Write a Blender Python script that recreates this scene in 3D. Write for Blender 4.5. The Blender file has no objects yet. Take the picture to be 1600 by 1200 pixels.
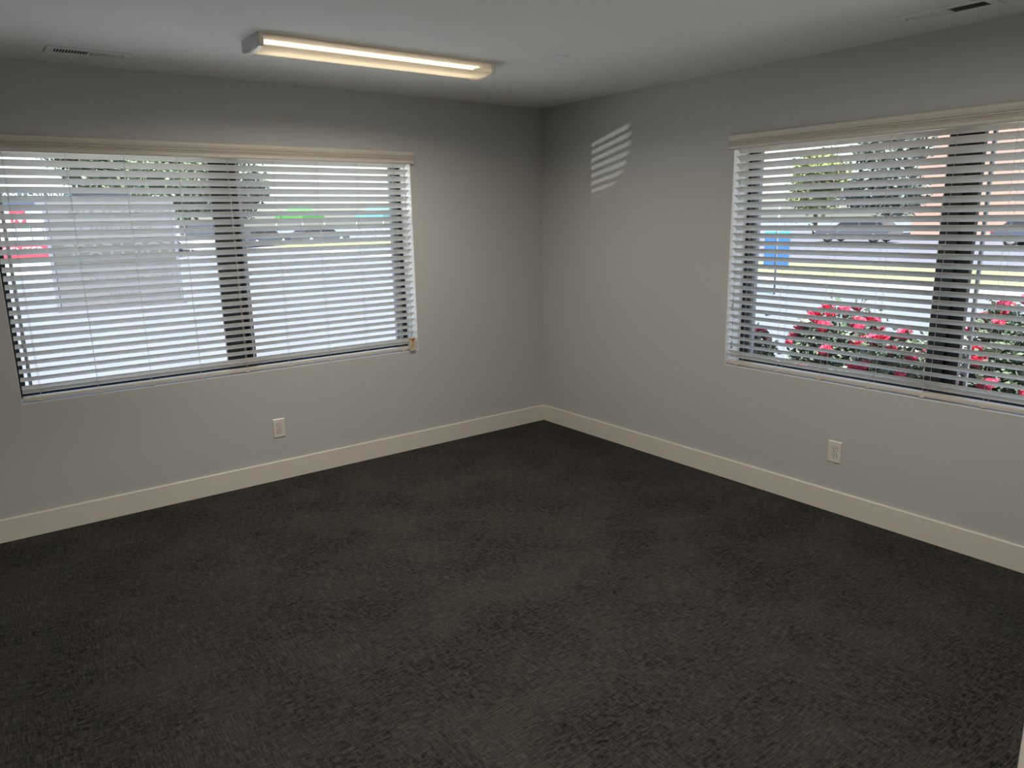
import bpy, bmesh, math, random
from mathutils import Vector, Matrix
sc = bpy.context.scene
COL = sc.collection
rnd = random.Random(7)
PI = math.pi

# ------------------------------------------------------------------ materials
def new_mat(name):
    m = bpy.data.materials.new(name); m.use_nodes = True
    nt = m.node_tree; b = nt.nodes['Principled BSDF']
    return m, nt, b
def mat(name, col, rough=.5, metal=0., spec=.5, noise=0., nscale=8., bump=0., bscale=60.):
    m, nt, b = new_mat(name)
    b.inputs['Base Color'].default_value = (*col, 1)
    b.inputs['Roughness'].default_value = rough
    b.inputs['Metallic'].default_value = metal
    b.inputs['Specular IOR Level'].default_value = spec
    if noise or bump:
        tc = nt.nodes.new('ShaderNodeTexCoord')
    if noise:
        n = nt.nodes.new('ShaderNodeTexNoise'); n.inputs['Scale'].default_value = nscale
        n.inputs['Detail'].default_value = 5
        nt.links.new(tc.outputs['Object'], n.inputs['Vector'])
        r = nt.nodes.new('ShaderNodeValToRGB')
        r.color_ramp.elements[0].position = .3; r.color_ramp.elements[1].position = .7
        r.color_ramp.elements[0].color = (*[c*(1-noise) for c in col], 1)
        r.color_ramp.elements[1].color = (*[min(1, c*(1+noise)) for c in col], 1)
        nt.links.new(n.outputs['Fac'], r.inputs['Fac']); nt.links.new(r.outputs['Color'], b.inputs['Base Color'])
    if bump:
        n = nt.nodes.new('ShaderNodeTexNoise'); n.inputs['Scale'].default_value = bscale
        n.inputs['Detail'].default_value = 3
        nt.links.new(tc.outputs['Object'], n.inputs['Vector'])
        bp = nt.nodes.new('ShaderNodeBump'); bp.inputs['Strength'].default_value = bump
        bp.inputs['Distance'].default_value = .004
        nt.links.new(n.outputs['Fac'], bp.inputs['Height']); nt.links.new(bp.outputs['Normal'], b.inputs['Normal'])
    return m
def emit(name, col, strength):
    m, nt, b = new_mat(name)
    b.inputs['Base Color'].default_value = (.8, .8, .8, 1)
    b.inputs['Emission Color'].default_value = (*col, 1); b.inputs['Emission Strength'].default_value = strength
    return m
def glass(name, tint, rough=.0):
    m = bpy.data.materials.new(name); m.use_nodes = True; nt = m.node_tree; nt.nodes.clear()
    o = nt.nodes.new('ShaderNodeOutputMaterial'); mx = nt.nodes.new('ShaderNodeMixShader')
    t = nt.nodes.new('ShaderNodeBsdfTransparent'); g = nt.nodes.new('ShaderNodeBsdfGlossy'); f = nt.nodes.new('ShaderNodeFresnel')
    t.inputs['Color'].default_value = (*tint, 1); g.inputs['Roughness'].default_value = rough; f.inputs['IOR'].default_value = 1.45
    ge = nt.nodes.new('ShaderNodeNewGeometry'); mm = nt.nodes.new('ShaderNodeMath'); mm.operation = 'SUBTRACT'; mm.use_clamp = True
    nt.links.new(f.outputs[0], mm.inputs[0]); nt.links.new(ge.outputs['Backfacing'], mm.inputs[1])   # the back face of a thin pane only transmits
    nt.links.new(mm.outputs[0], mx.inputs[0]); nt.links.new(t.outputs[0], mx.inputs[1]); nt.links.new(g.outputs[0], mx.inputs[2])
    nt.links.new(mx.outputs[0], o.inputs['Surface'])
    return m
M = {}
M['wall'] = mat('grey_wall_paint', (.47, .472, .455), .75, spec=.25, bump=.10, bscale=260)
M['ceiling'] = mat('ceiling_paint', (.74, .74, .715), .85, spec=.2, bump=.10, bscale=200)
M['trim'] = mat('trim_paint', (.66, .615, .545), .38, spec=.4)
M['slat'] = mat('faux_wood_white', (.88, .87, .845), .38, spec=.4)
def thin_white():
    m = M['slat']; nt = m.node_tree; b = nt.nodes['Principled BSDF']; o = nt.nodes['Material Output']
    t = nt.nodes.new('ShaderNodeBsdfTranslucent'); t.inputs['Color'].default_value = (.88, .84, .77, 1)
    mx = nt.nodes.new('ShaderNodeMixShader'); mx.inputs[0].default_value = .42
    nt.links.new(b.outputs[0], mx.inputs[1]); nt.links.new(t.outputs[0], mx.inputs[2]); nt.links.new(mx.outputs[0], o.inputs['Surface'])
thin_white()
M['valance'] = mat('valance_white', (.59, .545, .475), .4, spec=.4)
M['cord'] = mat('blind_cord', (.62, .61, .58), .8)
M['tassel'] = mat('tassel_plastic', (.42, .42, .41), .4)
M['white_return'] = mat('white_return_paint', (.80, .80, .79), .6)
M['bronze'] = mat('dark_bronze_frame', (.008, .009, .011), .45)
M['bead'] = mat('grey_glazing_bead', (.26, .275, .30), .5)
M['glass'] = glass('window_glass', (.93, .95, .95))
M['plate'] = mat('outlet_plastic', (.66, .62, .56), .3)
M['black'] = mat('dark_slot', (.01, .01, .01), .8)
M['screw'] = mat('screw_paint', (.5, .48, .44), .35)
M['vent'] = mat('vent_enamel', (.74, .75, .74), .4)
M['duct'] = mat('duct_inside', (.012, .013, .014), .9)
M['endcap'] = mat('fixture_end', (.50, .52, .52), .45)
M['pan'] = mat('fixture_pan', (.8, .79, .76), .4)
M['rim'] = mat('fixture_rim', (.78, .73, .64), .35)
M['tag'] = mat('warning_tag', (.60, .49, .33), .7)
M['tagred'] = mat('tag_print', (.25, .05, .03), .7)
M['tagblack'] = mat('tag_text', (.13, .10, .07), .7)

def carpet():
    m, nt, b = new_mat('carpet_tiles')
    N = nt.nodes.new; L = nt.links.new
    tc = N('ShaderNodeTexCoord')
    def noise(scale, vec, detail=2., rough=.5, w=None):
        n = N('ShaderNodeTexNoise'); n.inputs['Scale'].default_value = scale
        n.inputs['Detail'].default_value = detail; n.inputs['Roughness'].default_value = rough
        L(vec, n.inputs['Vector']); return n.outputs['Fac']
    def mapped(sx, sy, off=(0, 0, 0)):
        mp = N('ShaderNodeMapping'); mp.inputs['Scale'].default_value = (sx, sy, 1); mp.inputs['Location'].default_value = off
        L(tc.outputs['Object'], mp.inputs['Vector']); return mp.outputs['Vector']
    def math_(op, a, bb, clamp=False):
        n = N('ShaderNodeMath'); n.operation = op; n.use_clamp = clamp
        for i, v in enumerate((a, bb)):
            if isinstance(v, (int, float)): n.inputs[i].default_value = v
            else: L(v, n.inputs[i])
        return n.outputs[0]
    def ramp(v, a, c):
        n = N('ShaderNodeMapRange'); n.inputs['From Min'].default_value = a; n.inputs['From Max'].default_value = c
        L(v, n.inputs['Value']); return n.outputs['Result']
    # quarter-turned tiles, 0.5 m
    ck = N('ShaderNodeTexChecker'); ck.inputs['Scale'].default_value = 2.0
    ck.inputs['Color1'].default_value = (1, 1, 1, 1); ck.inputs['Color2'].default_value = (0, 0, 0, 1)
    L(mapped(1, 1, (.13, .21, .05)), ck.inputs['Vector']); sel = ck.outputs['Fac']
    sA = noise(1, mapped(190, 15), 2.5, .6); sB = noise(1, mapped(15, 190, (3, 1, 0)), 2.5, .6)
    # streaks along the tile's own direction, weaker across
    mixA = N('ShaderNodeMix'); L(sel, mixA.inputs['Factor']); L(sA, mixA.inputs['A']); L(sB, mixA.inputs['B'])
    mixB = N('ShaderNodeMix'); L(sel, mixB.inputs['Factor']); L(sB, mixB.inputs['A']); L(sA, mixB.inputs['B'])
    str1 = ramp(mixA.outputs['Result'], .43, .66); str2 = ramp(mixB.outputs['Result'], .47, .72)
    blk = ramp(noise(1, mapped(44, 58), 4, .7), .40, .60)
    big = ramp(noise(1, mapped(2.6, 3.1), 2, .5), .35, .65)
    pile = noise(1, mapped(420, 420), 1.5, .6)
    v = math_('ADD', math_('MULTIPLY', str1, .36), math_('MULTIPLY', str2, .28))
    hole = math_('MULTIPLY', math_('SUBTRACT', 1.0, blk), math_('SUBTRACT', 1.35, math_('MULTIPLY', big, .7)))
    v = math_('SUBTRACT', math_('ADD', v, .30), math_('MULTIPLY', hole, .26))
    v = math_('ADD', v, math_('MULTIPLY', big, .08))
    p2 = ramp(pile, .36, .66)
    v = math_('MULTIPLY', v, math_('ADD', math_('MULTIPLY', p2, 1.5), .25))
    cr = N('ShaderNodeValToRGB')
    e = cr.color_ramp.elements
    e[0].position = 0; e[0].color = (.007, .007, .0065, 1)
    e[1].position = 1; e[1].color = (.100, .096, .085, 1)
    L(v, cr.inputs['Fac']); L(cr.outputs['Color'], b.inputs['Base Color'])
    b.inputs['Roughness'].default_value = .95; b.inputs['Specular IOR Level'].default_value = .1
    bp = N('ShaderNodeBump'); bp.inputs['Strength'].default_value = .5; bp.inputs['Distance'].default_value = .004
    L(math_('ADD', pile, math_('MULTIPLY', v, .6)), bp.inputs['Height']); L(bp.outputs['Normal'], b.inputs['Normal'])
    return m
M['carpet'] = carpet()

def diffuser_mat():
    m = bpy.data.materials.new('prismatic_diffuser'); m.use_nodes = True; nt = m.node_tree; nt.nodes.clear()
    N = nt.nodes.new; L = nt.links.new
    o = N('ShaderNodeOutputMaterial')
    t = N('ShaderNodeBsdfTransparent'); t.inputs['Color'].default_value = (1, .96, .9, 1)
    tr = N('ShaderNodeBsdfTranslucent'); tr.inputs['Color'].default_value = (1, .90, .76, 1)
    g = N('ShaderNodeBsdfDiffuse'); g.inputs['Color'].default_value = (.75, .70, .62, 1)
    m1 = N('ShaderNodeMixShader'); m2 = N('ShaderNodeMixShader')
    m1.inputs[0].default_value = .45; m2.inputs[0].default_value = .62
    L(tr.outputs[0], m1.inputs[1]); L(g.outputs[0], m1.inputs[2])
    L(t.outputs[0], m2.inputs[1]); L(m1.outputs[0], m2.inputs[2]); L(m2.outputs[0], o.inputs['Surface'])
    return m
M['diffuser'] = diffuser_mat()
M['led'] = emit('led_board', (1.0, .86, .64), 3.8)

# outdoors
M['concrete'] = mat('concrete', (.115, .125, .145), .9, noise=.06, nscale=2)
M['asphalt'] = mat('asphalt', (.095, .10, .12), .95, noise=.1, nscale=3)
M['pale_bounce'] = mat('pale_bounce', (.64, .64, .63), .9, noise=.05, nscale=2)  # made pale to bounce sunlight up through the blinds
M['paving'] = mat('pale_paving', (.19, .19, .185), .9, noise=.06, nscale=3)
M['lawn'] = mat('dry_lawn', (.16, .18, .085), .95, noise=.25, nscale=20)
M['leaf_green'] = mat('leaf_mid_green', (.12, .165, .09), .6, noise=.4, nscale=1.5)
M['leaf_lime'] = mat('leaf_lime', (.20, .25, .08), .6, noise=.4, nscale=1.5)
M['leaf_dark'] = mat('leaf_dark', (.115, .145, .13), .6, noise=.4, nscale=1.5)
M['rose_leaf'] = mat('rose_leaf', (.075, .11, .065), .5, noise=.4, nscale=14)
M['rose_red'] = mat('rose_petal', (.55, .045, .11), .6, noise=.25, nscale=30)
M['bark'] = mat('bark', (.09, .07, .055), .9, noise=.3, nscale=20)
M['soil'] = mat('bed_soil', (.06, .05, .045), .95, noise=.3, nscale=12)
M['brick'] = mat('pale_brick', (.42, .27, .215), .9, noise=.08, nscale=6)
M['stucco'] = mat('pale_blue_stucco', (.25, .29, .36), .9, noise=.03)
M['slate_sign'] = mat('slate_sign', (.05, .075, .10), .7)
M['white_paint'] = mat('white_paint', (.8, .8, .8), .5)
M['red_sign'] = mat('red_sign', (.32, .035, .06), .6)
M['blue_sign'] = mat('blue_sign', (.012, .085, .26), .6)
M['cyan_sign'] = mat('cyan_sign', (.03, .22, .30), .6)
M['banner'] = mat('banner_vinyl', (.125, .126, .135), .7, noise=.05, nscale=2)
M['banner_band'] = mat('banner_band', (.070, .069, .067), .7)
M['banner_letter'] = mat('banner_letter', (.125, .124, .122), .7)
M['banner_small'] = mat('banner_small_print', (.088, .088, .095), .7)
M['post'] = mat('galvanised_post', (.16, .17, .20), .5, metal=.2)
M['car_silver'] = mat('car_silver', (.10, .105, .13), .3, metal=.3)
M['car_blue'] = mat('car_blue_grey', (.07, .085, .12), .3, metal=.2)
M['car_dark'] = mat('car_dark', (.025, .027, .032), .3)
M['car_white'] = mat('car_white', (.5, .5, .52), .3)
M['car_glass'] = mat('car_glass', (.03, .035, .045), .1)
M['tyre'] = mat('tyre', (.03, .03, .03), .9)
M['hub'] = mat('alloy_hub', (.5, .5, .52), .3, metal=.5)
M['taillight'] = mat('tail_light', (.5, .01, .02), .3)
M['headlight'] = mat('head_light', (.6, .6, .6), .2)
M['tent_green'] = mat('tent_green', (.06, .22, .05), .7)
M['tent_teal'] = mat('tent_teal', (.09, .25, .26), .7)
M['window_dark'] = mat('shop_window', (.10, .12, .16), .2)
M['roofing'] = mat('roof_membrane', (.3, .3, .3), .9)
M['exterior'] = mat('exterior_stucco', (.5, .48, .45), .9, noise=.04, nscale=5)

# ------------------------------------------------------------------ mesh helpers
class MB:
    def __init__(s): s.bm = bmesh.new()
    def box(s, a, b, bevel=0., seg=2, mi=0, rot=None):
        c = [(a[i]+b[i])/2 for i in range(3)]; d = [abs(b[i]-a[i]) for i in range(3)]
        mt = Matrix.Translation(c)
        if rot: mt = mt @ rot
        mt = mt @ Matrix.Diagonal((*d, 1))
        r = bmesh.ops.create_cube(s.bm, size=1, matrix=mt)
        fs = {f for v in r['verts'] for f in v.link_faces}
        if bevel:
            es = list({e for v in r['verts'] for e in v.link_edges})
            rr = bmesh.ops.bevel(s.bm, geom=es, offset=bevel, segments=seg, affect='EDGES', profile=.5)
            fs = {f for f in fs if f.is_valid} | set(rr['faces'])
        for f in fs:
            if f.is_valid: f.material_index = mi
        return s
    def prism(s, prof, axis, lo, hi, mi=0):
        """prof: closed list of 2-D points; axis 0/1/2 is the extrusion axis"""
        def P(t, p):
            if axis == 0: return (t, p[0], p[1])
            if axis == 1: return (p[0], t, p[1])
            return (p[0], p[1], t)
        A = [s.bm.verts.new(P(lo, p)) for p in prof]; B = [s.bm.verts.new(P(hi, p)) for p in prof]
        n = len(prof); fs = []
        for i in range(n):
            fs.append(s.bm.faces.new((A[i], A[(i+1) % n], B[(i+1) % n], B[i])))
        fs.append(s.bm.faces.new(A[::-1])); fs.append(s.bm.faces.new(B))
        for f in fs: f.material_index = mi
        return s
    def tube(s, pts, r, seg=8, mi=0, caps=True):
        pts = [Vector(p) for p in pts]; rings = []
        for i, p in enumerate(pts):
            d = (pts[min(i+1, len(pts)-1)]-pts[max(i-1, 0)]).normalized()
            u = d.orthogonal().normalized() if i == 0 else (u - d*u.dot(d)).normalized()
            w = d.cross(u); rr = r[i] if isinstance(r, (list, tuple)) else r
            rings.append([s.bm.verts.new(p+(u*math.cos(2*PI*k/seg)+w*math.sin(2*PI*k/seg))*rr) for k in range(seg)])
        for a, b in zip(rings, rings[1:]):
            for k in range(seg):
                f = s.bm.faces.new((a[k], a[(k+1) % seg], b[(k+1) % seg], b[k])); f.material_index = mi; f.smooth = True
        if caps:
            for rg in (rings[0][::-1], rings[-1]):
                f = s.bm.faces.new(rg); f.material_index = mi
        return s
    def lathe(s, prof, c=(0, 0, 0), seg=16, mi=0, axis='z'):
        rings = []
        for r, z in prof:
            ring = []
            for k in range(seg):
                a = 2*PI*k/seg; x, y = r*math.cos(a), r*math.sin(a)
                p = (x, y, z) if axis == 'z' else ((x, z, y) if axis == 'y' else (z, x, y))
                ring.append(s.bm.verts.new((p[0]+c[0], p[1]+c[1], p[2]+c[2])))
            rings.append(ring)
        for a, b in zip(rings, rings[1:]):
            for k in range(seg):
                f = s.bm.faces.new((a[k], a[(k+1) % seg], b[(k+1) % seg], b[k])); f.material_index = mi; f.smooth = True
        for rg in (rings[0][::-1], rings[-1]):
            f = s.bm.faces.new(rg); f.material_index = mi
        return s
    def quad(s, pts, mi=0):
        f = s.bm.faces.new([s.bm.verts.new(p) for p in pts]); f.material_index = mi; return s
    def build(s, name, mats, parent=None, normals=True):
        if normals: bmesh.ops.recalc_face_normals(s.bm, faces=s.bm.faces)
        me = bpy.data.meshes.new(name); s.bm.to_mesh(me); s.bm.free()
        for m in (mats if isinstance(mats, (list, tuple)) else [mats]): me.materials.append(m)
        o = bpy.data.objects.new(name, me); COL.objects.link(o)
        if parent is not None: o.parent = parent
        return o
def empty(name, loc=(0, 0, 0), rz=0.):
    o = bpy.data.objects.new(name, None); COL.objects.link(o); o.location = loc; o.rotation_euler = (0, 0, rz)
    o.empty_display_size = .1; return o
def tag(o, label, cat, group=None):
    o['label'] = label; o['category'] = cat
    if group: o['group'] = group
    return o
def struct(o, label=None):
    o['kind'] = 'structure'
    if label: o['label'] = label
    return o
def linkcopy(o, parent=None):
    c = o.copy(); COL.objects.link(c); c.parent = parent; return c
def copy_tree(o, parent=None):
    c = linkcopy(o, parent)
    for ch in [x for x in bpy.data.objects if x.parent == o]: copy_tree(ch, c)
    return c
def text_mesh(name, body, size, m, parent, matrix, width=None, extrude=.004):
    cu = bpy.data.curves.new(name, 'FONT'); cu.body = body; cu.size = size; cu.extrude = extrude
    cu.align_x = 'LEFT'
    tmp = bpy.data.objects.new(name, cu); COL.objects.link(tmp)
    bpy.context.view_layer.update()
    me = bpy.data.meshes.new_from_object(tmp.evaluated_get(bpy.context.evaluated_depsgraph_get()))
    bpy.data.objects.remove(tmp); bpy.data.curves.remove(cu)
    xs = [v.co.x for v in me.vertices]; w = max(xs)-min(xs); x0 = min(xs)
    k = (width/w) if width else 1.
    for v in me.vertices: v.co.x = (v.co.x-x0)*k
    me.transform(matrix); me.materials.clear(); me.materials.append(m); me.name = name
    o = bpy.data.objects.new(name, me); COL.objects.link(o); o.parent = parent
    return o

# ------------------------------------------------------------------ room shell
H = 2.44
XL, YB = -4.70, -4.335          # left side wall plane, back wall plane
WT = .25                        # outside wall thickness
OPN = 2.395                     # window opening width
Z0, Z1 = .725, 2.045            # window opening bottom and top
LX0 = -3.555; LX1 = LX0+OPN     # left window opening in x
RY0 = -1.764; RY1 = RY0-OPN     # right window opening in y

struct(MB().box((XL-.15, -6.6, -.12), (.0, 0, 0)).build('floor', M['carpet']))
struct(MB().box((XL-.3, -6.7, H), (WT, WT, H+.18)).build('ceiling', M['ceiling']))
def wall_with_opening(name, lo, hi, axis, a0, a1):
    """axis 0: wall runs in x (thickness y), axis 1: wall runs in y (thickness x)"""
    mb = MB()
    def B(u0, u1, z0, z1):
        if axis == 0: mb.box((u0, 0, z0), (u1, WT, z1))
        else: mb.box((0, u0, z0), (WT, u1, z1))
    B(lo, a0, -.2, H); B(a1, hi, -.2, H); B(a0, a1, -.2, Z0); B(a0, a1, Z1, H)
    bmesh.ops.remove_doubles(mb.bm, verts=mb.bm.verts, dist=1e-5)
    return mb.build(name, M['wall'])
struct(wall_with_opening('wall_left', XL-.15, 0, 0, LX0, LX1))
struct(wall_with_opening('wall_right', -6.6, WT, 1, RY1, RY0))
struct(MB().box((XL-.15, -6.6, -.2), (XL, 0, H)).build('wall_side', M['wall']))
DX0, DX1 = -4.06, -2.865        # cased opening the photographer stands in
mb = MB()
mb.box((XL, YB-.12, 0), (DX0, YB, H)); mb.box((DX1, YB-.12, 0), (0, YB, H)); mb.box((DX0, YB-.12, 2.06), (DX1, YB, H))
struct(mb.build('wall_back', M['wall']))
struct(MB().box((XL, -6.6, 0), (0, -6.5, H)).build('wall_hall', M['wall']))
# door lining and casing
mb = MB()
mb.box((DX1-.003, YB-.13, 0), (DX1+.012, YB+.013, 2.06), .001)
mb.box((DX0-.012, YB-.13, 0), (DX0+.003, YB+.013, 2.06), .001)
mb.box((DX0, YB-.13, 2.045), (DX1, YB+.013, 2.062), .001)
mb.box((DX1+.010, YB, 0), (DX1+.090, YB+.015, 2.13), .004); mb.box((DX0-.090, YB, 0), (DX0-.010, YB+.015, 2.13), .004)
mb.box((DX0-.090, YB, 2.058), (DX1+.090, YB+.015, 2.138), .004)
struct(mb.build('door_1', M['trim']), 'white painted casing of the doorway at the lower right edge')
# baseboards
BH, BT = .126, .0146
bprof = [(0, 0), (-BT, 0), (-BT, BH-.004), (-BT+.003, BH), (0, BH)]
struct(MB().prism(bprof, 0, XL, 0).build('baseboard_left', M['trim']))
struct(MB().prism(bprof, 1, YB, -BT).build('baseboard_right', M['trim']))
struct(MB().box((DX1+.09, YB, 0), (-BT, YB+BT, BH), .003).build('baseboard_back', M['trim']))
struct(MB().box((XL, YB, 0), (XL+BT, -BT, BH), .003).build('baseboard_side', M['trim']))

# ------------------------------------------------------------------ windows (local: u along wall, v outwards, z up)
def make_window(name, loc, rz):
    w = empty(name, loc, rz); struct(w)
    f = MB(); v0, v1 = .150, .225; t = .036
    f.box((0, v0, Z0), (t, v1, Z1), .002); f.box((OPN-t, v0, Z0), (OPN, v1, Z1), .002)
    f.box((t, v0, Z0), (OPN-t, v1, Z0+.026), .002); f.box((t, v0, Z1-.04), (OPN-t, v1, Z1), .002)
    f.build('window_frame', M['bronze'], w)
    s = MB(); s.box((1.115, .158, Z0+.026), (1.200, .186, Z1-.04), .002); s.box((1.178, .190, Z0+.026), (1.262, .216, Z1-.04), .002)
    s.box((1.258, .152, Z0+.026), (1.272, .190, Z1-.04), .001)
    s.build('meeting_stile', M['bronze'], w)
    r = MB()
    r.box((-.001, .002, Z0), (.002, v0, Z1)); r.box((OPN-.002, .002, Z0), (OPN+.001, v0, Z1))
    r.box((.002, .002, Z0-.001), (OPN-.002, v0, Z0+.002)); r.box((.002, .002, Z1-.002), (OPN-.002, v0, Z1+.001))
    r.build('window_return', M['white_return'], w)
    b = MB()
    for u in (t+.018, OPN-t-.036):
        b.box((u, .17, Z0+.026), (u+.016, .20, Z1-.04), .001)
    b.box((1.290, .190, Z0+.026), (1.304, .212, Z1-.04), .001)
    b.build('glazing_bead', M['bead'], w)
    sb = MB()
    sb.box((t, .165, Z0+.026), (1.115, .19, Z0+.034), .002); sb.box((1.26, .19, Z0+.026), (OPN-t, .215, Z0+.034), .002)
    sb.build('sash_rail', M['bronze'], w)
    MB().box((t, .168, Z0+.024), (1.15, .172, Z1-.03)).build('glass_pane', M['glass'], w)
    MB().box((1.22, .202, Z0+.024), (OPN-t, .206, Z1-.03)).build('glass_pane', M['glass'], w)
    return w
make_window('window_1', (LX0, 0, 0), 0)
make_window('window_2', (0, RY0, 0), -PI/2)

# ------------------------------------------------------------------ venetian blinds
PITCH, TILT, SW = .0441, math.radians(31.5), .057
def slat_mesh(u0, u1):
    """crowned slat, inner edge at local (0,0), outer edge lower"""
    mb = MB(); n = 8; th = .0028; top = []; bot = []
    ct, st = math.cos(TILT), math.sin(TILT)
    for i in range(n+1):
        s = i/n; d = s*SW; c = .0022*(1-(2*s-1)**2)
        e = 0 if 0 < i < n else .0008
        top.append((d*ct + (c-e)*st, -d*st + (c-e)*ct))
        bot.append((d*ct + (c-th+e)*st, -d*st + (c-th+e)*ct))
    mb.prism(top + bot[::-1], 0, u0, u1)
    o = mb.build('slat', M['slat'])
    for p in o.data.polygons: p.use_smooth = False
    return o
def make_blind(name, loc, rz, label, z_tassels, warn):
    b = tag(empty(name, loc, rz), label, 'window blind')
    # valance with moulding and returns
    zb, zt = 2.002, 2.086; vf = -.034; lo, hi = -.013, OPN+.013
    prof = [(-.004, zb), (vf+.012, zb), (vf+.006, zb+.001), (vf+.001, zb+.006), (vf, zb+.012), (vf+.002, zb+.020), (vf+.012, zb+.0265),
            (vf+.012, zb+.031), (vf+.003, zb+.032), (vf+.002, zb+.034), (vf+.003, zb+.0365), (vf+.009, zb+.0375),
            (vf+.003, zb+.040), (vf+.002, zb+.042), (vf+.003, zb+.0445), (vf+.012, zb+.0455), (vf+.012, zb+.048),
            (vf+.005, zb+.050), (vf+.001, zb+.058), (vf-.002, zb+.068), (vf-.002, zb+.078), (vf+.002, zb+.083), (vf+.006, zt), (-.004, zt)]
    mb = MB(); mb.prism([(p[0] if p[0] != -.004 else vf+.014, p[1]) for p in prof], 0, lo, hi)
    # returns: same profile turned to run back to the wall
    for side in (-1, 1):
        end = lo if side < 0 else hi
        pr = []
        for v, z in prof:
            off = (v-vf)
            pr.append((end + side*(-off + .0) , z))
        mb.prism(pr, 1, vf+.010, -.0005)
    mb.build('valance', M['valance'], b)
    MB().box((.012, .004, 2.006+.014), (OPN-.012, .054, 2.043), .003).build('headrail', M['slat'], b)
    # slats
    s0 = slat_mesh(.012, OPN-.012); s0.parent = b
    zs = [1.969 - PITCH*(i-1) for i in range(28)] + [.8005]
    for i, z in enumerate(zs):
        o = s0 if i == 0 else linkcopy(s0, b)
        o.location = (0, .006, z)
    # bottom rail with plugs
    mb = MB(); mb.box((.010, .004, .737), (OPN-.012, .056, .757), .0035, 3)
    cords = [.088 + .2738*i for i in range(9)]
    for u in cords: mb.lathe([(.008, .731), (.009, .735), (.009, .738)], (u, .03, 0), 12)
    for u in cords: mb.box((u-.012, .0025, .732), (u+.012, .012, .739), .002)
    mb.build('bottom_rail', M['valance'], b)
    # ladder cords: front string, back string, rungs
    ct, st = math.cos(TILT), math.sin(TILT)
    for u in cords:
        mb = MB(); r = .0008
        fv, bv = .0045, .006+SW*ct+.0012
        mb.tube([(u, fv, 2.03), (u, fv, .775), (u, fv, .752)], r, 6)
        mb.tube([(u+.009, bv, 2.03), (u+.009, bv, .80), (u+.004, .052, .757)], r, 6)
        for z in zs:
            mb.tube([(u, fv, z-.0035), (u+.009, bv, z-.0035-SW*st)], .0006, 5)
        mb.build('ladder_cord', M['cord'], b)
    # lift cords with tassels, tilt cord
    for du, zt_ in ((0., z_tassels[0]), (.008, z_tassels[1])):
        mb = MB(); u = .046+du
        c = mb.tube([(u, .001-.004, 2.03), (u, -.004, zt_+.03)], .0010, 6).build('lift_cord', M['cord'], b)
        t = MB().lathe([(.0035, .034), (.0052, .030), (.0045, .020), (.0040, .012), (.0075, .004), (.0080, -.004), (.0055, -.009), (.002, -.010)],
                       (u, -.006, zt_), 14).build('tassel', M['tassel'], c)
    u = OPN-.055
    c = MB().tube([(u, -.004, 2.03), (u, -.006, .86), (u+.001, -.010, .832)], .0015, 6)
    c = c.tube([(u+.006, -.004, 2.03), (u+.006, -.006, .86), (u+.002, -.010, .832)], .0015, 6).build('tilt_cord', M['cord'], b)
    if warn:
        t = MB(); t.box((u-.0245, -.0175, .730), (u+.0235, -.0155, .826), .0008)
        t = t.build('warning_tag', M['tag'], c); t['label'] = 'tan printed paper tag hanging on the tilt cord'
        p = MB()
        p.box((u-.019, -.0185, .808), (u-.004, -.0170, .815)); p.box((u+.003, -.0185, .808), (u+.019, -.0170, .815))
        p.lathe([(.004, -.0185), (.006, -.0185), (.006, -.0172)], (u+.002, 0, .806), 10, axis='y')
        p.box((u-.006, -.0185, .795), (u+.008, -.0170, .801))
        p.build('printed_mark', M['tagred'], t)
        p = MB()
        for k in range(6):
            z = .785-.008*k; p.box((u-.018, -.0182, z), (u+.017-.004*(k % 3), -.0172, z+.0016))
        p.build('fine_print', M['tagblack'], t)
    else:
        MB().lathe([(.0035, .034), (.0052, .030), (.0040, .012), (.0080, -.004), (.002, -.010)], (u, -.012, .80), 14).build('tassel', M['tassel'], c)
    return b
make_blind('window_blind', (LX0, 0, 0), 0, 'white venetian blind with a tan tag, over the window on the left wall', (1.034, .933), True)
make_blind('window_blind', (0, RY0, 0), -PI/2, 'white venetian blind on the right wall with red roses showing behind', (1.076, .845), False)

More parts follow.
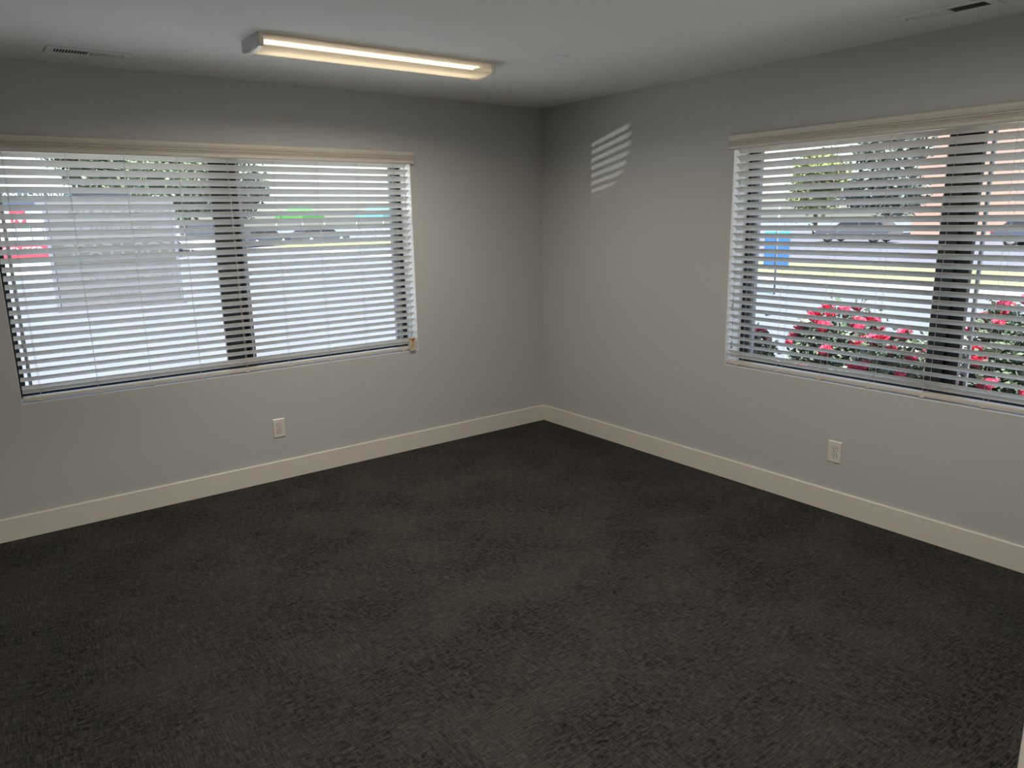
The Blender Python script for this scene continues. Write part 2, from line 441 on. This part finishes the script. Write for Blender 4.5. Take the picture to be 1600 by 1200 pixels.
# ------------------------------------------------------------------ ceiling light
FX0, FX1 = -2.55, -1.285; FY0, FY1 = -1.18, -.962
def make_light():
    cx, cy = (FX0+FX1)/2, (FY0+FY1)/2
    L = empty('ceiling_light', (cx, cy, H)); hx, hy = (FX1-FX0)/2, (FY1-FY0)/2
    def section(g, n=10):
        """wraparound section, g shrinks it"""
        pts = [(-hy+g, 0), (-hy+g*.6, -.030), (-hy+g+.002, -.046+g*.3)]
        for i in range(n+1):
            t = -1+2*i/n
            pts.append((t*(hy-.014-g), -.0525-.009*(1-t*t)+g))
        pts += [(hy-g-.002, -.046+g*.3), (hy-g*.6, -.030), (hy-g, 0)]
        return pts
    for s in (-1, 1):                                  # end caps
        e = section(0)
        c = MB().prism(e, 0, s*(hx-.018), s*hx).build('end_cap', M['endcap'], L)
        r = MB(); o = section(-.0022); i_ = section(.004)
        for k in range(len(o)-1):                      # raised rim
            x0, x1 = s*(hx-.024), s*(hx-.005)
            r.quad([(x0, *o[k]), (x1, *o[k]), (x1, *o[k+1]), (x0, *o[k+1])])
            r.quad([(x0, *o[k]), (x0, *o[k+1]), (x0, *i_[k+1]), (x0, *i_[k])])
            r.quad([(x1, *o[k]), (x1, *o[k+1]), (x1, *i_[k+1]), (x1, *i_[k])])
        r.build('end_rim', M['rim'], c)
    p = MB(); p.box((-hx+.018, -hy+.006, -.010), (hx-.018, hy-.006, -.0005), .002)
    p.build('mounting_pan', M['pan'], L)
    d = MB(); prof = section(.002)
    for k in range(len(prof)-1):
        d.quad([(-hx+.0185, *prof[k]), (hx-.0185, *prof[k]), (hx-.0185, *prof[k+1]), (-hx+.0185, *prof[k+1])])
    bmesh.ops.remove_doubles(d.bm, verts=d.bm.verts, dist=1e-5)
    for f in d.bm.faces: f.smooth = True
    d.build('diffuser', M['diffuser'], L)
    n = 120; bd = MB(); x0, x1 = -hx+.05, hx-.05; z = -.0112
    vs = []
    for k in range(n+1):                               # serrated outline imitates the diode glow spread by the lens
        x = x0+(x1-x0)*k/n; j = .006*(1 if k % 2 else -1)
        vs.append((bd.bm.verts.new((x, -.027+j, z)), bd.bm.verts.new((x, .027-j, z))))
    for a, c in zip(vs, vs[1:]): bd.bm.faces.new((a[0], a[1], c[1], c[0]))
    for y in (-.030, .030):                            # emissive edge strips, added to throw a glow on the ceiling
        q = [(x0, y, z-.0045), (x1, y, z-.0045), (x1, y, z), (x0, y, z)]
        bd.bm.faces.new([bd.bm.verts.new(p) for p in (q if y < 0 else q[::-1])])
    o = bd.build('led_board', M['led'], L, normals=False)
    o.data.flip_normals() if o.data.polygons[0].normal.z > 0 else None
    return L
lamp = make_light()
tag(lamp, 'lit rectangular wraparound light on the ceiling in front of the left window', 'ceiling light', 'ceiling lights')
fill_light_near = copy_tree(lamp); fill_light_near.location = (lamp.location.x, -3.27, H)  # out-of-view copy of the fixture, added to brighten the room
tag(fill_light_near, 'added unseen fill light, a copy of the ceiling light nearer the doorway', 'ceiling light', 'ceiling lights')

fill_light_hall = copy_tree(lamp); fill_light_hall.location = (-3.2, -5.4, H)  # out-of-view fixture copy, added as a housing for the hall fill
tag(fill_light_hall, 'added unseen fill light, a copy of the ceiling light behind the doorway', 'ceiling light', 'ceiling lights')

# ------------------------------------------------------------------ ceiling vents
def make_vent(loc, rz, label):
    v = tag(empty('ceiling_vent', loc, rz), label, 'air vent', 'air vents in the ceiling')
    W, D = .357, .150; hw, hd = W/2, D/2; iw, idp = hw-.034, hd-.034
    mb = MB(); t = .006
    mb.box((-hw, -hd, -t), (hw, -idp, 0), .002); mb.box((-hw, idp, -t), (hw, hd, 0), .002)
    mb.box((-hw, -idp, -t), (-iw, idp, 0), .002); mb.box((iw, -idp, -t), (hw, idp, 0), .002)
    mb.box((-.006, -idp, -t), (.006, idp, 0), .001)
    mb.build('face_plate', M['vent'], v)
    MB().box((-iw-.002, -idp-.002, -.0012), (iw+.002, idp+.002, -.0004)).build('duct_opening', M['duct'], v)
    for side in (-1, 1):
        b = MB(); n = 11; a0 = -iw+.003 if side < 0 else .009; w = (iw-.012)/n
        for k in range(n):
            x = a0+w*(k+.5); dx = .0032 if side < 0 else -.0036
            b.quad([(x-dx, -idp+.001, -.0055), (x-dx, idp-.001, -.0055), (x+dx, idp-.001, -.0013), (x+dx, -idp+.001, -.0013)])
            th = .0009
            b.quad([(x-dx+th, -idp+.001, -.0055), (x-dx+th, idp-.001, -.0055), (x+dx+th, idp-.001, -.0013), (x+dx+th, -idp+.001, -.0013)])
            b.quad([(x-dx, -idp+.001, -.0055), (x-dx, idp-.001, -.0055), (x-dx+th, idp-.001, -.0055), (x-dx+th, -idp+.001, -.0055)])
        b.build('louver_bank', M['vent'], v)
    for x in (-hw+.017, hw-.017):
        MB().lathe([(.0035, -t-.0015), (.0045, -t-.0005), (.0045, -t+.001)], (x, 0, 0), 10).build('screw', M['screw'], v)
    l = MB(); l.box((iw+.006, idp-.012, -.016), (iw+.010, idp+.004, -.005), .001); l.build('damper_lever', M['vent'], v)
    return v
make_vent((-3.0755, -.357, H), 0, 'white ceiling air vent above the blind on the left wall')
make_vent((-.330, -3.033, H), PI/2, 'white ceiling air vent above the blind on the right wall')

# blank cover plate on the ceiling
cp = tag(empty('cover_plate', (-1.103, -1.458, H)), 'small blank white cover plate on the ceiling, right of the light', 'cover plate')
MB().box((-.037, -.060, -.007), (.037, .060, .001), .002).build('plate', M['vent'], cp)
for y in (-.042, .042): MB().lathe([(.0025, -.0085), (.0035, -.0075), (.0035, -.006)], (0, y, 0), 10).build('screw', M['screw'], cp)

# ------------------------------------------------------------------ outlets
def make_outlet(loc, rz, label):
    o = tag(empty('wall_outlet', loc, rz), label, 'power outlet', 'power outlets')
    # local: u across, v towards the wall (room is -v), z up
    mb = MB(); hw, hh, d = .0395, .062, .0065
    outer = [(-hw, -hh), (hw, -hh), (hw, hh), (-hw, hh)]; inn = [(-hw+.005, -hh+.005), (hw-.005, -hh+.005), (hw-.005, hh-.005), (-hw+.005, hh-.005)]
    for k in range(4):
        a, b_ = outer[k], outer[(k+1) % 4]; c, e = inn[(k+1) % 4], inn[k]
        mb.quad([(a[0], -.0005, a[1]), (b_[0], -.0005, b_[1]), (b_[0], -.0025, b_[1]), (a[0], -.0025, a[1])])
        mb.quad([(a[0], -.0025, a[1]), (b_[0], -.0025, b_[1]), (c[0], -d, c[1]), (e[0], -d, e[1])])
    mb.quad([(p[0], -d, p[1]) for p in inn]); mb.quad([(p[0], -.0005, p[1]) for p in outer])
    bmesh.ops.remove_doubles(mb.bm, verts=mb.bm.verts, dist=1e-5)
    mb.build('cover_plate', M['plate'], o)
    for zc in (.0195, -.0195):
        pr = []
        for k in range(24):
            a = 2*PI*k/24; x, z = .0172*math.cos(a), .0172*math.sin(a); pr.append((x, zc+max(-.0142, min(.0142, z))))
        r = MB().prism(pr, 1, -d-.0026, -d+.001).build('receptacle', M['plate'], o)
        rg = MB()
        pr2 = [(p[0]*1.09, zc+(p[1]-zc)*1.09) for p in pr]
        for k in range(24):
            a, b_ = pr[k], pr[(k+1) % 24]; c, e = pr2[(k+1) % 24], pr2[k]
            rg.quad([(a[0], -d-.0004, a[1]), (b_[0], -d-.0004, b_[1]), (c[0], -d-.0004, c[1]), (e[0], -d-.0004, e[1])])
        rg.build('gap', M['black'], r)
        s = MB(); y0, y1 = -d-.0030, -d-.0020
        s.box((-.0078, y0, zc-.0010), (-.0052, y1, zc+.0085)); s.box((.0052, y0, zc), (.0078, y1, zc+.0080))
        s.lathe([(.0030, y0), (.0030, y1)], (0, 0, zc-.0072), 12, axis='y')
        s.build('socket_slots', M['black'], r)
    MB().lathe([(.002, -d-.0012), (.0032, -d-.0006), (.0032, -d+.001)], (0, 0, 0), 12, axis='y').build('screw', M['screw'], o)
    return o
make_outlet((-2.2135, 0, .3435), 0, 'white duplex outlet on the left wall below its blind')
make_outlet((0, -2.5265, .3455), -PI/2, 'white duplex outlet on the right wall below its blind')

# ------------------------------------------------------------------ outdoors: ground
G = -.2
struct(MB().box((-60, .25, G-.1), (14, 70, G)).build('parking_lot', M['concrete']))
struct(MB().box((-14, .25, G-.1), (WT, 5.6, G+.004)).build('bounce_apron', M['pale_bounce']))  # unseen pale ground, added to reflect sunlight onto the ceiling
struct(MB().box((2.1, -14, G-.1), (8.5, .25, G+.004)).build('bounce_apron', M['pale_bounce']))  # same added reflector outside the right window
struct(MB().box((14, -40, G-.1), (16, 70, G)).build('kerb_path', M['paving']))
struct(MB().box((16, -40, G-.1), (22, 35, G+.02)).build('lawn_strip', M['lawn']))
struct(MB().box((22, -40, G-.1), (90, 35, G-.02)).build('road', M['asphalt']))
struct(MB().box((16, 35, G-.1), (90, 44, G)).build('road', M['concrete']))
struct(MB().box((16, 44, G-.1), (90, 54, G+.03)).build('lawn_strip', M['lawn']))
struct(MB().box((-60, 54, G-.12), (120, 140, G)).build('far_lot', M['concrete']))
struct(MB().box((90, -60, G-.12), (140, 54, G)).build('far_lot', M['concrete']))
struct(MB().box((-60, 70, G-.11), (14, 72, G+.01)).build('kerb_path', M['paving']))
struct(MB().box((WT, -40, G-.1), (14, .25, G)).build('footpath', M['paving']))
struct(MB().box((.30, -4.6, G), (2.1, -.5, G+.06), .02).build('flower_bed', M['soil']))

# ------------------------------------------------------------------ vegetation
def leaf_cloud(name, lobes, n, size, m, parent, seed):
    r = random.Random(seed); mb = MB(); bm = mb.bm
    tot = sum(l[3]**2 for l in lobes)
    for (cx, cy, cz, rad, sq) in lobes:
        for _ in range(int(n*rad*rad/tot)):
            d = Vector((r.gauss(0, 1), r.gauss(0, 1), r.gauss(0, 1))).normalized()
            q = rad*(r.random()**.28)*(1+.12*r.gauss(0, 1))
            c = Vector((cx, cy, cz))+Vector((d.x*q, d.y*q, d.z*q*sq))
            a = Vector((r.gauss(0, 1), r.gauss(0, 1), r.gauss(0, .6))).normalized(); b = a.orthogonal().normalized()
            b = Matrix.Rotation(r.random()*2*PI, 3, a) @ b; s = size*(.6+.8*r.random())
            bm.faces.new([bm.verts.new(c+a*s), bm.verts.new(c+b*s*.55), bm.verts.new(c-a*s), bm.verts.new(c-b*s*.55)])
    return mb.build(name, m, parent, normals=False)
def tree(loc, lobes, n, size, m, label, seed, trunk_h, kind='tree'):
    t = tag(empty(kind, loc), label, 'tree', 'trees across the street')
    mb = MB(); mb.tube([(0, 0, -.1), (.05, .02, trunk_h*.5), (0, .06, trunk_h), (0, 0, trunk_h*1.5)], [.20, .16, .13, .06], 8)
    for (cx, cy, cz, rad, sq) in lobes[:4]:
        mb.tube([(0, .05, trunk_h*.8), (cx*.5, cy*.5, (trunk_h+cz)/2), (cx, cy, cz)], [.10, .06, .03], 6)
    mb.build('trunk', M['bark'], t)
    leaf_cloud('foliage', lobes, n, size, m, t, seed)
    return t
def lobes_for(w, h0, h1, k, seed):
    r = random.Random(seed); out = []
    for i in range(k):
        a = 2*PI*i/k+r.random(); q = w*.55*r.random()**.5
        out.append((q*math.cos(a), q*math.sin(a), h0+(h1-h0)*(.3+.45*r.random()), w*(.40+.2*r.random()), .8))
    out.append((0, 0, (h0+h1)/2+.2, w*.6, (h1-h0)/(1.3*w)))
    return out
tree((6.2, 58.3, G), lobes_for(4.8, 1.3, 10.0, 8, 1), 9000, .2, M['leaf_green'], 'pale green leafy tree seen behind the back of the banner', 11, 2.2)
tree((8.9, 47.4, G), lobes_for(3.4, 1.2, 7.8, 7, 2), 8000, .16, M['leaf_green'], 'green leafy tree left of the dark stile of the left window', 12, 2.3)
tree((15.7, 58.2, G), lobes_for(3.2, 1.2, 8.2, 6, 3), 6500, .17, M['leaf_dark'], 'grey green tree just right of the dark stile of the left window', 13, 2.4)
tree((52, 28.8, G), lobes_for(2.9, .7, 7.1, 8, 4), 8000, .17, M['leaf_lime'], 'yellow green tree above the blue sign in the right window', 14, 2.0)
tree((45.8, 20.0, G), lobes_for(3.0, .9, 7.8, 8, 5), 9000, .18, M['leaf_dark'], 'dark grey green tree beside the pale brick building', 15, 2.4)
tree((44, 33.5, G), lobes_for(2.2, 1.6, 4.6, 5, 6), 2400, .17, M['leaf_lime'], 'low pale tree at the left end of the right window', 16, 1.6)

def rose_mesh():
    mb = MB(); r = random.Random(3)
    for ring, (n, rad, h, tip) in enumerate([(6, .040, .010, .030), (5, .030, .020, .036), (4, .019, .028, .040), (3, .009, .032, .042)]):
        for k in range(n):
            a = 2*PI*(k+.5*ring)/n + r.uniform(-.15, .15); w = .9*2*PI/n
            def P(aa, rr, z): return (rr*math.cos(aa), rr*math.sin(aa), z)
            A = [P(a-w/2, rad*.55, h-.014), P(a, rad*.5, h-.018), P(a+w/2, rad*.55, h-.014)]
            Bq = [P(a-w/2, rad*1.0, h+.004), P(a, rad*1.08, h+.006), P(a+w/2, rad*1.0, h+.004)]
            C = [P(a-w/3, rad*1.05, tip-.006), P(a, rad*1.22, tip-.004), P(a+w/3, rad*1.05, tip-.006)]
            for U, V in ((A, Bq), (Bq, C)):
                for i in range(2): mb.quad([U[i], U[i+1], V[i+1], V[i]])
    mb.lathe([(.004, -.03), (.010, -.006), (.024, .004), (.012, .02)], (0, 0, 0), 10)
    return mb
rose_proto = None
def rose_bush(loc, w, h, nb, label, seed):
    global rose_proto
    r = random.Random(seed)
    b = tag(empty('rose_bush', loc), label, 'rose bush', 'rose bushes outside the right window')
    st = MB()
    for k in range(7):
        a = 2*PI*k/7; st.tube([(0, 0, 0), (w*.3*math.cos(a), w*.3*math.sin(a), h*.5), (w*.6*math.cos(a), w*.6*math.sin(a), h*.88)], [.012, .009, .005], 6)
    st.build('stems', M['bark'], b)
    lob = [(0, 0, h*.5, w*.95, h*.5/w)] + [(w*.55*math.cos(a), w*.55*math.sin(a), h*.55, w*.5, h*.4/(w*.5)) for a in (0, 1.3, 2.6, 3.9, 5.2)]
    leaf_cloud('foliage', lob, int(11500*w/.38), .024, M['rose_leaf'], b, seed)
    for k in range(nb):
        if rose_proto is None:
            o = rose_mesh().build('rose_bloom', M['rose_red'], b); rose_proto = o
        else: o = linkcopy(rose_proto, b)
        th = r.random()*2*PI; u = r.random()
        ph = math.acos(1-1.35*u)                       # mostly over the crown and flanks
        px = w*1.0*math.sin(ph)*math.cos(th); py = w*1.0*math.sin(ph)*math.sin(th); pz = h*.52+h*.47*math.cos(ph)
        k_ = r.uniform(.95, 1.55)
        o.location = (px, py, pz); o.scale = (k_, k_, k_)
        o.rotation_euler = (r.uniform(-.6, .6), r.uniform(-.6, .6), r.random()*6)
    return b
rose_bush((.78, -1.40, G+.05), .20, 1.00, 20, 'small red rose bush at the left end of the right window', 21)
rose_bush((1.60, -1.62, G+.05), .38, 1.10, 58, 'tall mound of red roses left of the dark stile', 22)
rose_bush((1.05, -2.33, G+.05), .29, 1.02, 40, 'red rose bush just behind the dark stile of the right window', 23)
rose_bush((1.78, -2.80, G+.05), .40, 1.22, 50, 'red rose bush at the right edge, right of the dark stile', 24)

# ------------------------------------------------------------------ banner seen from behind
bn = tag(empty('lease_sign', (-1.97, 13.94, G)), 'large grey sign board seen from behind in the left window, lettering mirrored', 'sign')
BW, BZ0, BZ1 = 2.42, .0, 2.32
MB().box((0, -.012, BZ0), (BW, .012, BZ1), .002).build('panel', M['banner'], bn)
MB().box((.01, -.018, 1.00), (BW-.01, -.010, 1.52), .002).build('lettering_band', M['banner_band'], bn)
for x in (-.075, BW+.005): MB().box((x, -.04, 0), (x+.07, .04, BZ1+.03), .004).build('post', M['post'], bn)
# letters read from the street side: mirrored as seen from the room
def mirrored(x_right, z):
    return Matrix(((-1, 0, 0, x_right), (0, 0, -1, -.0215), (0, 1, 0, z), (0, 0, 0, 1)))
text_mesh('lettering', 'FOR LEASE', .42, M['banner_letter'], bn, mirrored(BW-.08, 1.14), width=2.12, extrude=.001)
def faint(z, h, x0, x1, n, seed):
    r = random.Random(seed); mb = MB(); x = x0; s = (x1-x0)/n
    for k in range(n):
        if r.random() > .14: mb.box((x+s*.15, -.0165, z+h*.25*r.random()), (x+s*(.45+.4*r.random()), -.0125, z+h))
        x += s
    return mb
faint(2.03, .22, .25, 2.3, 16, 1).build('small_print', M['banner_small'], bn)
faint(1.66, .12, .55, 2.0, 15, 2).build('small_print', M['banner_small'], bn)
faint(.57, .12, .3, 2.35, 20, 3).build('small_print', M['banner_small'], bn)
faint(.24, .10, .95, 1.6, 8, 4).build('small_print', M['banner_small'], bn)

# ------------------------------------------------------------------ shop building behind it
sh = tag(empty('shop_building', (-8, 30, G)), 'low pale shop with slate fascia and red sign, at far left', 'building')
MB().box((0, 0, 0), (8.35, 8, 2.80)).build('walls', M['white_paint'], sh)
MB().box((8.35, .3, 0), (10.7, 8, 3.05)).build('side_block', M['stucco'], sh)
MB().box((-.1, -.25, 2.80), (8.50, .1, 3.14), .01).build('fascia', M['slate_sign'], sh)
MB().box((-.1, -.1, 2.62), (7.2, .02, 2.72)).build('sill_band', M['stucco'], sh)
MB().box((-.1, -.2, 3.14), (10.8, 8.1, 3.2)).build('roof', M['roofing'], sh)
def front(x, y, z): return Matrix(((1, 0, 0, x), (0, 0, -1, y), (0, 1, 0, z), (0, 0, 0, 1)))
text_mesh('fascia_lettering', 'TEAM LENDING', .34, M['white_paint'], sh, front(5.76, -.262, 2.85), width=2.62, extrude=.005)
rs = MB().box((3.2, -.05, .50), (7.42, -.005, 1.16), .005).build('red_panel', M['red_sign'], sh)
text_mesh('red_panel_lettering', 'CENTER', .36, M['white_paint'], rs, front(5.92, -.056, .78), width=1.36, extrude=.004)
lg = MB().box((6.35, -.05, 1.88), (6.85, -.005, 2.42), .02).build('logo_panel', M['red_sign'], sh)
MB().prism([(6.42, 1.95), (6.54, 2.12), (6.66, 1.95), (6.74, 2.05), (6.62, 2.32), (6.50, 2.2)], 1, -.06, -.05).build('logo_mark', M['white_paint'], lg)
for x in (5.9, 6.45, 6.95, 7.35): MB().box((x, -.03, 1.25), (x+.025, -.004, 1.85)).build('lettering_bar', M['slate_sign'], sh)  # dark bars standing in for unreadable black lettering

# ------------------------------------------------------------------ brick building beyond the right window
bb = tag(empty('brick_building', (52, -6, G)), 'pale pink brick building beyond the stile in the right window', 'building')
MB().box((0, 0, 0), (10, 27.3, 7.6)).build('walls', M['brick'], bb)
MB().box((-.2, -.2, 7.6), (10.2, 27.5, 7.9), .02).build('roof', M['roofing'], bb)
for y in (3, 8.2, 13.4, 18.6, 23.8):
    for z in (1.0, 4.4):
        w = MB().box((-.06, y, z), (.02, y+1.5, z+1.9), .01).build('window', M['white_paint'], bb)
        MB().box((-.075, y+.1, z+.1), (-.055, y+1.4, z+1.8)).build('pane', M['stucco'], w)

# ------------------------------------------------------------------ cars
def make_car(loc, rz, body, label, van=False, sc_=1.):
    c = tag(empty('van' if van else 'car', loc, rz), label, 'van' if van else 'car', 'parked vehicles across the street')
    Lh = 2.3; W = .88
    low = [(-Lh, .30), (Lh-.05, .30), (Lh, .55), (Lh-.05, .78), (1.15, .95), (-1.75, .98), (-Lh+.05, .95), (-Lh, .6)]
    if van: low = [(-Lh, .30), (Lh-.05, .30), (Lh, .60), (Lh-.1, 1.0), (1.5, 1.12), (-Lh, 1.12)]
    mb = MB(); mb.prism(low, 1, -W, W)
    bmesh.ops.bevel(mb.bm, geom=[e for e in mb.bm.edges], offset=.05, segments=2, affect='EDGES')
    mb.build('body', body, c)
    cab = [(-1.95, .96), (1.05, .94), (.35, 1.42), (-1.35, 1.46)] if not van else [(-2.25, 1.10), (1.55, 1.10), (.9, 1.85), (-2.22, 1.92)]
    g = MB().prism(cab, 1, -W+.10, W-.10); g.build('cabin_glass', M['car_glass'], c)
    tp = cab[2][1]
    MB().prism([(cab[3][0]-.02, tp+.0), (cab[2][0]+.02, tp-.02), (cab[2][0]-.12, tp+.05), (cab[3][0]+.1, tp+.08)], 1, -W+.09, W-.09).build('roof', body, c)
    p = MB()
    for y in (-W+.085, W-.105):
        for x in ((-.45, -1.5) if not van else (.2, -1.0)): p.prism([(x-.05, .95), (x+.05, .95), (x+.03, tp), (x-.03, tp)], 1, y, y+.02)
    p.build('pillars', body, c)
    if van: MB().prism([(-2.27, 1.1), (-1.0, 1.1), (-1.0, 1.88), (-2.25, 1.93)], 1, -W+.085, W-.085).build('cargo_side', body, c)
    for x in (-1.4, 1.42):
        for y in (-W-.01, W-.19):
            wv = MB().lathe([(.20, 0), (.32, .015), (.335, .10), (.32, .185), (.20, .2)], (x, y, .335), 22, axis='y').build('wheel', M['tyre'], c)
            yy = y-.012 if y < 0 else y+.196
            MB().lathe([(.05, -.004), (.19, 0), (.205, .016)] if y < 0 else [(.205, 0), (.19, .016), (.05, .02)], (x, yy, .335), 16, axis='y').build('hub', M['hub'], wv)
    for y in (-W-.012, W-.248):
        MB().box((-Lh-.02, y, .70), (-Lh+.16, y+.26, .90), .01).build('tail_light', M['taillight'], c)
        MB().box((Lh-.10, y, .60), (Lh+.015, y+.24, .72), .01).build('head_light', M['headlight'], c)
    return c
make_car((40.3, 19.0, G), PI/2+.02, M['car_silver'], 'silver grey car between the blue sign and the dark stile')
make_car((38.0, 8.3, G), -PI/2+.05, M['car_blue'], 'blue grey car right of the dark stile in the right window')
make_car((8.1, 41.5, G), -PI/2, M['car_white'], 'white van just left of the dark stile in the left window', van=True)
make_car((5.7, 41.5, G), -PI/2, M['car_dark'], 'dark car between the banner and the white van')
make_car((15.3, 52.0, G), .5, M['car_blue'], 'blue grey car right of the dark stile in the left window')
make_car((20.4, 53.0, G), .2, M['car_silver'], 'grey car in front of the green canopy tent')

# ------------------------------------------------------------------ canopy tents
def tent(loc, m, label, w=3.0):
    t = tag(empty('canopy_tent', loc, .5), label, 'canopy tent', 'canopy tents')
    h = w/2; mb = MB(); z0, z1, z2 = 2.05, 2.35, 3.25
    c = [(-h, -h), (h, -h), (h, h), (-h, h)]
    for i in range(4):
        a, b = c[i], c[(i+1) % 4]
        mb.quad([(*a, z0), (*b, z0), (*b, z1), (*a, z1)])
        f = mb.bm.faces.new([mb.bm.verts.new((*a, z1)), mb.bm.verts.new((*b, z1)), mb.bm.verts.new((0, 0, z2))])
    bmesh.ops.remove_doubles(mb.bm, verts=mb.bm.verts, dist=1e-4)
    o = mb.build('canopy', m, t); md = o.modifiers.new('thick', 'SOLIDIFY'); md.thickness = .02
    for x, y in c: MB().tube([(x*.97, y*.97, 0), (x*.97, y*.97, z1)], .025, 8).build('leg', M['white_paint'], t)
tent((21.6, 60, G), M['tent_green'], 'green canopy tent in the right half of the left window')
tent((28.3, 58, G), M['tent_teal'], 'pale teal canopy tent near the right end of the left window')

# ------------------------------------------------------------------ blue sign on a pole
bs = tag(empty('pole_sign', (11.3, 5.35, G), -math.atan2(15.05, 9.9)), 'bright blue sign board on a thin pole in the right window', 'sign')
MB().tube([(0, 0, 0), (0, 0, 2.05)], .022, 10).build('pole', M['post'], bs)
MB().box((-.27, .024, .66), (.27, .036, 1.28), .004).build('board', M['blue_sign'], bs)
MB().box((-.27, .022, 1.28), (.27, .038, 1.42), .004).build('header_panel', M['cyan_sign'], bs)

# ------------------------------------------------------------------ light
sun = bpy.data.lights.new('sun', 'SUN'); sun.energy = 20.; sun.angle = math.radians(.53); sun.color = (1., .97, .92)
so = bpy.data.objects.new('sun', sun); COL.objects.link(so)
sd = Vector((.30, .42, -.86)).normalized()
so.rotation_euler = sd.to_track_quat('-Z', 'Y').to_euler()
w = bpy.data.worlds.new('world'); sc.world = w; w.use_nodes = True
nt = w.node_tree; bg = nt.nodes['Background']
sky = nt.nodes.new('ShaderNodeTexSky'); sky.sky_type = 'NISHITA'; sky.sun_disc = False
sky.sun_elevation = math.radians(59); sky.sun_rotation = math.radians(214); sky.dust_density = 2.0; sky.air_density = 1.0
nt.links.new(sky.outputs[0], bg.inputs['Color']); bg.inputs['Strength'].default_value = .5

def area(name, loc, sx, sy, power, col, spread):
    l = bpy.data.lights.new(name, 'AREA'); l.shape = 'RECTANGLE'; l.size = sx; l.size_y = sy; l.energy = power; l.color = col
    l.spread = math.radians(spread)
    o = bpy.data.objects.new(name, l); COL.objects.link(o); o.location = loc; return o
area('fixture_lamp', ((FX0+FX1)/2, (FY0+FY1)/2, H-.068), 1.15, .17, 23, (1., .91, .80), 166)
area('fixture_lamp', ((FX0+FX1)/2, -3.27, H-.068), 1.15, .17, 33, (1., .94, .86), 180)  # added fill under the unseen copy, lifts the walls
# unseen fill behind the camera, added to brighten the room through the doorway
area('hall_fill', (-3.2, -5.4, H-.068), 1.15, .17, 60, (1., .96, .90), 170)
# sun glint off a parked car, thrown up through the left blind onto the right wall
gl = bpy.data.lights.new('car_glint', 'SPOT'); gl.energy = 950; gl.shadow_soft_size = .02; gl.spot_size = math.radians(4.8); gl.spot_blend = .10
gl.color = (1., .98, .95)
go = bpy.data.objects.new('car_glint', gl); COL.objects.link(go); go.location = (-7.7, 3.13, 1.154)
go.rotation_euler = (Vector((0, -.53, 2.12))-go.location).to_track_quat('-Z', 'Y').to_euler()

# ------------------------------------------------------------------ camera
yaw, pitch, roll = .644522296, -.22350292, -.0178148214
fwd = Vector((math.sin(yaw)*math.cos(pitch), math.cos(yaw)*math.cos(pitch), math.sin(pitch)))
right = Vector((math.cos(yaw), -math.sin(yaw), 0)); up = right.cross(fwd)
r2 = right*math.cos(roll)+up*math.sin(roll); u2 = -right*math.sin(roll)+up*math.cos(roll)
cam = bpy.data.cameras.new('camera'); co = bpy.data.objects.new('camera', cam); COL.objects.link(co)
mtx = Matrix((r2, u2, -fwd)).transposed().to_4x4(); mtx.translation = (-3.7495, -4.5536, 1.6434)
co.matrix_world = mtx
cam.sensor_fit = 'HORIZONTAL'; cam.sensor_width = 36; cam.lens = 1147.72*36/1600; cam.clip_start = .02; cam.clip_end = 500
sc.camera = co
sc.view_settings.view_transform = 'Standard'; sc.view_settings.look = 'None'
sc.view_settings.exposure = 0; sc.view_settings.gamma = 1; sc.view_settings.use_curve_mapping = False
sc.cycles.max_bounces = 14; sc.cycles.diffuse_bounces = 8; sc.cycles.transparent_max_bounces = 24
sc.cycles.sample_clamp_indirect = 8.0; sc.cycles.caustics_reflective = False; sc.cycles.caustics_refractive = False
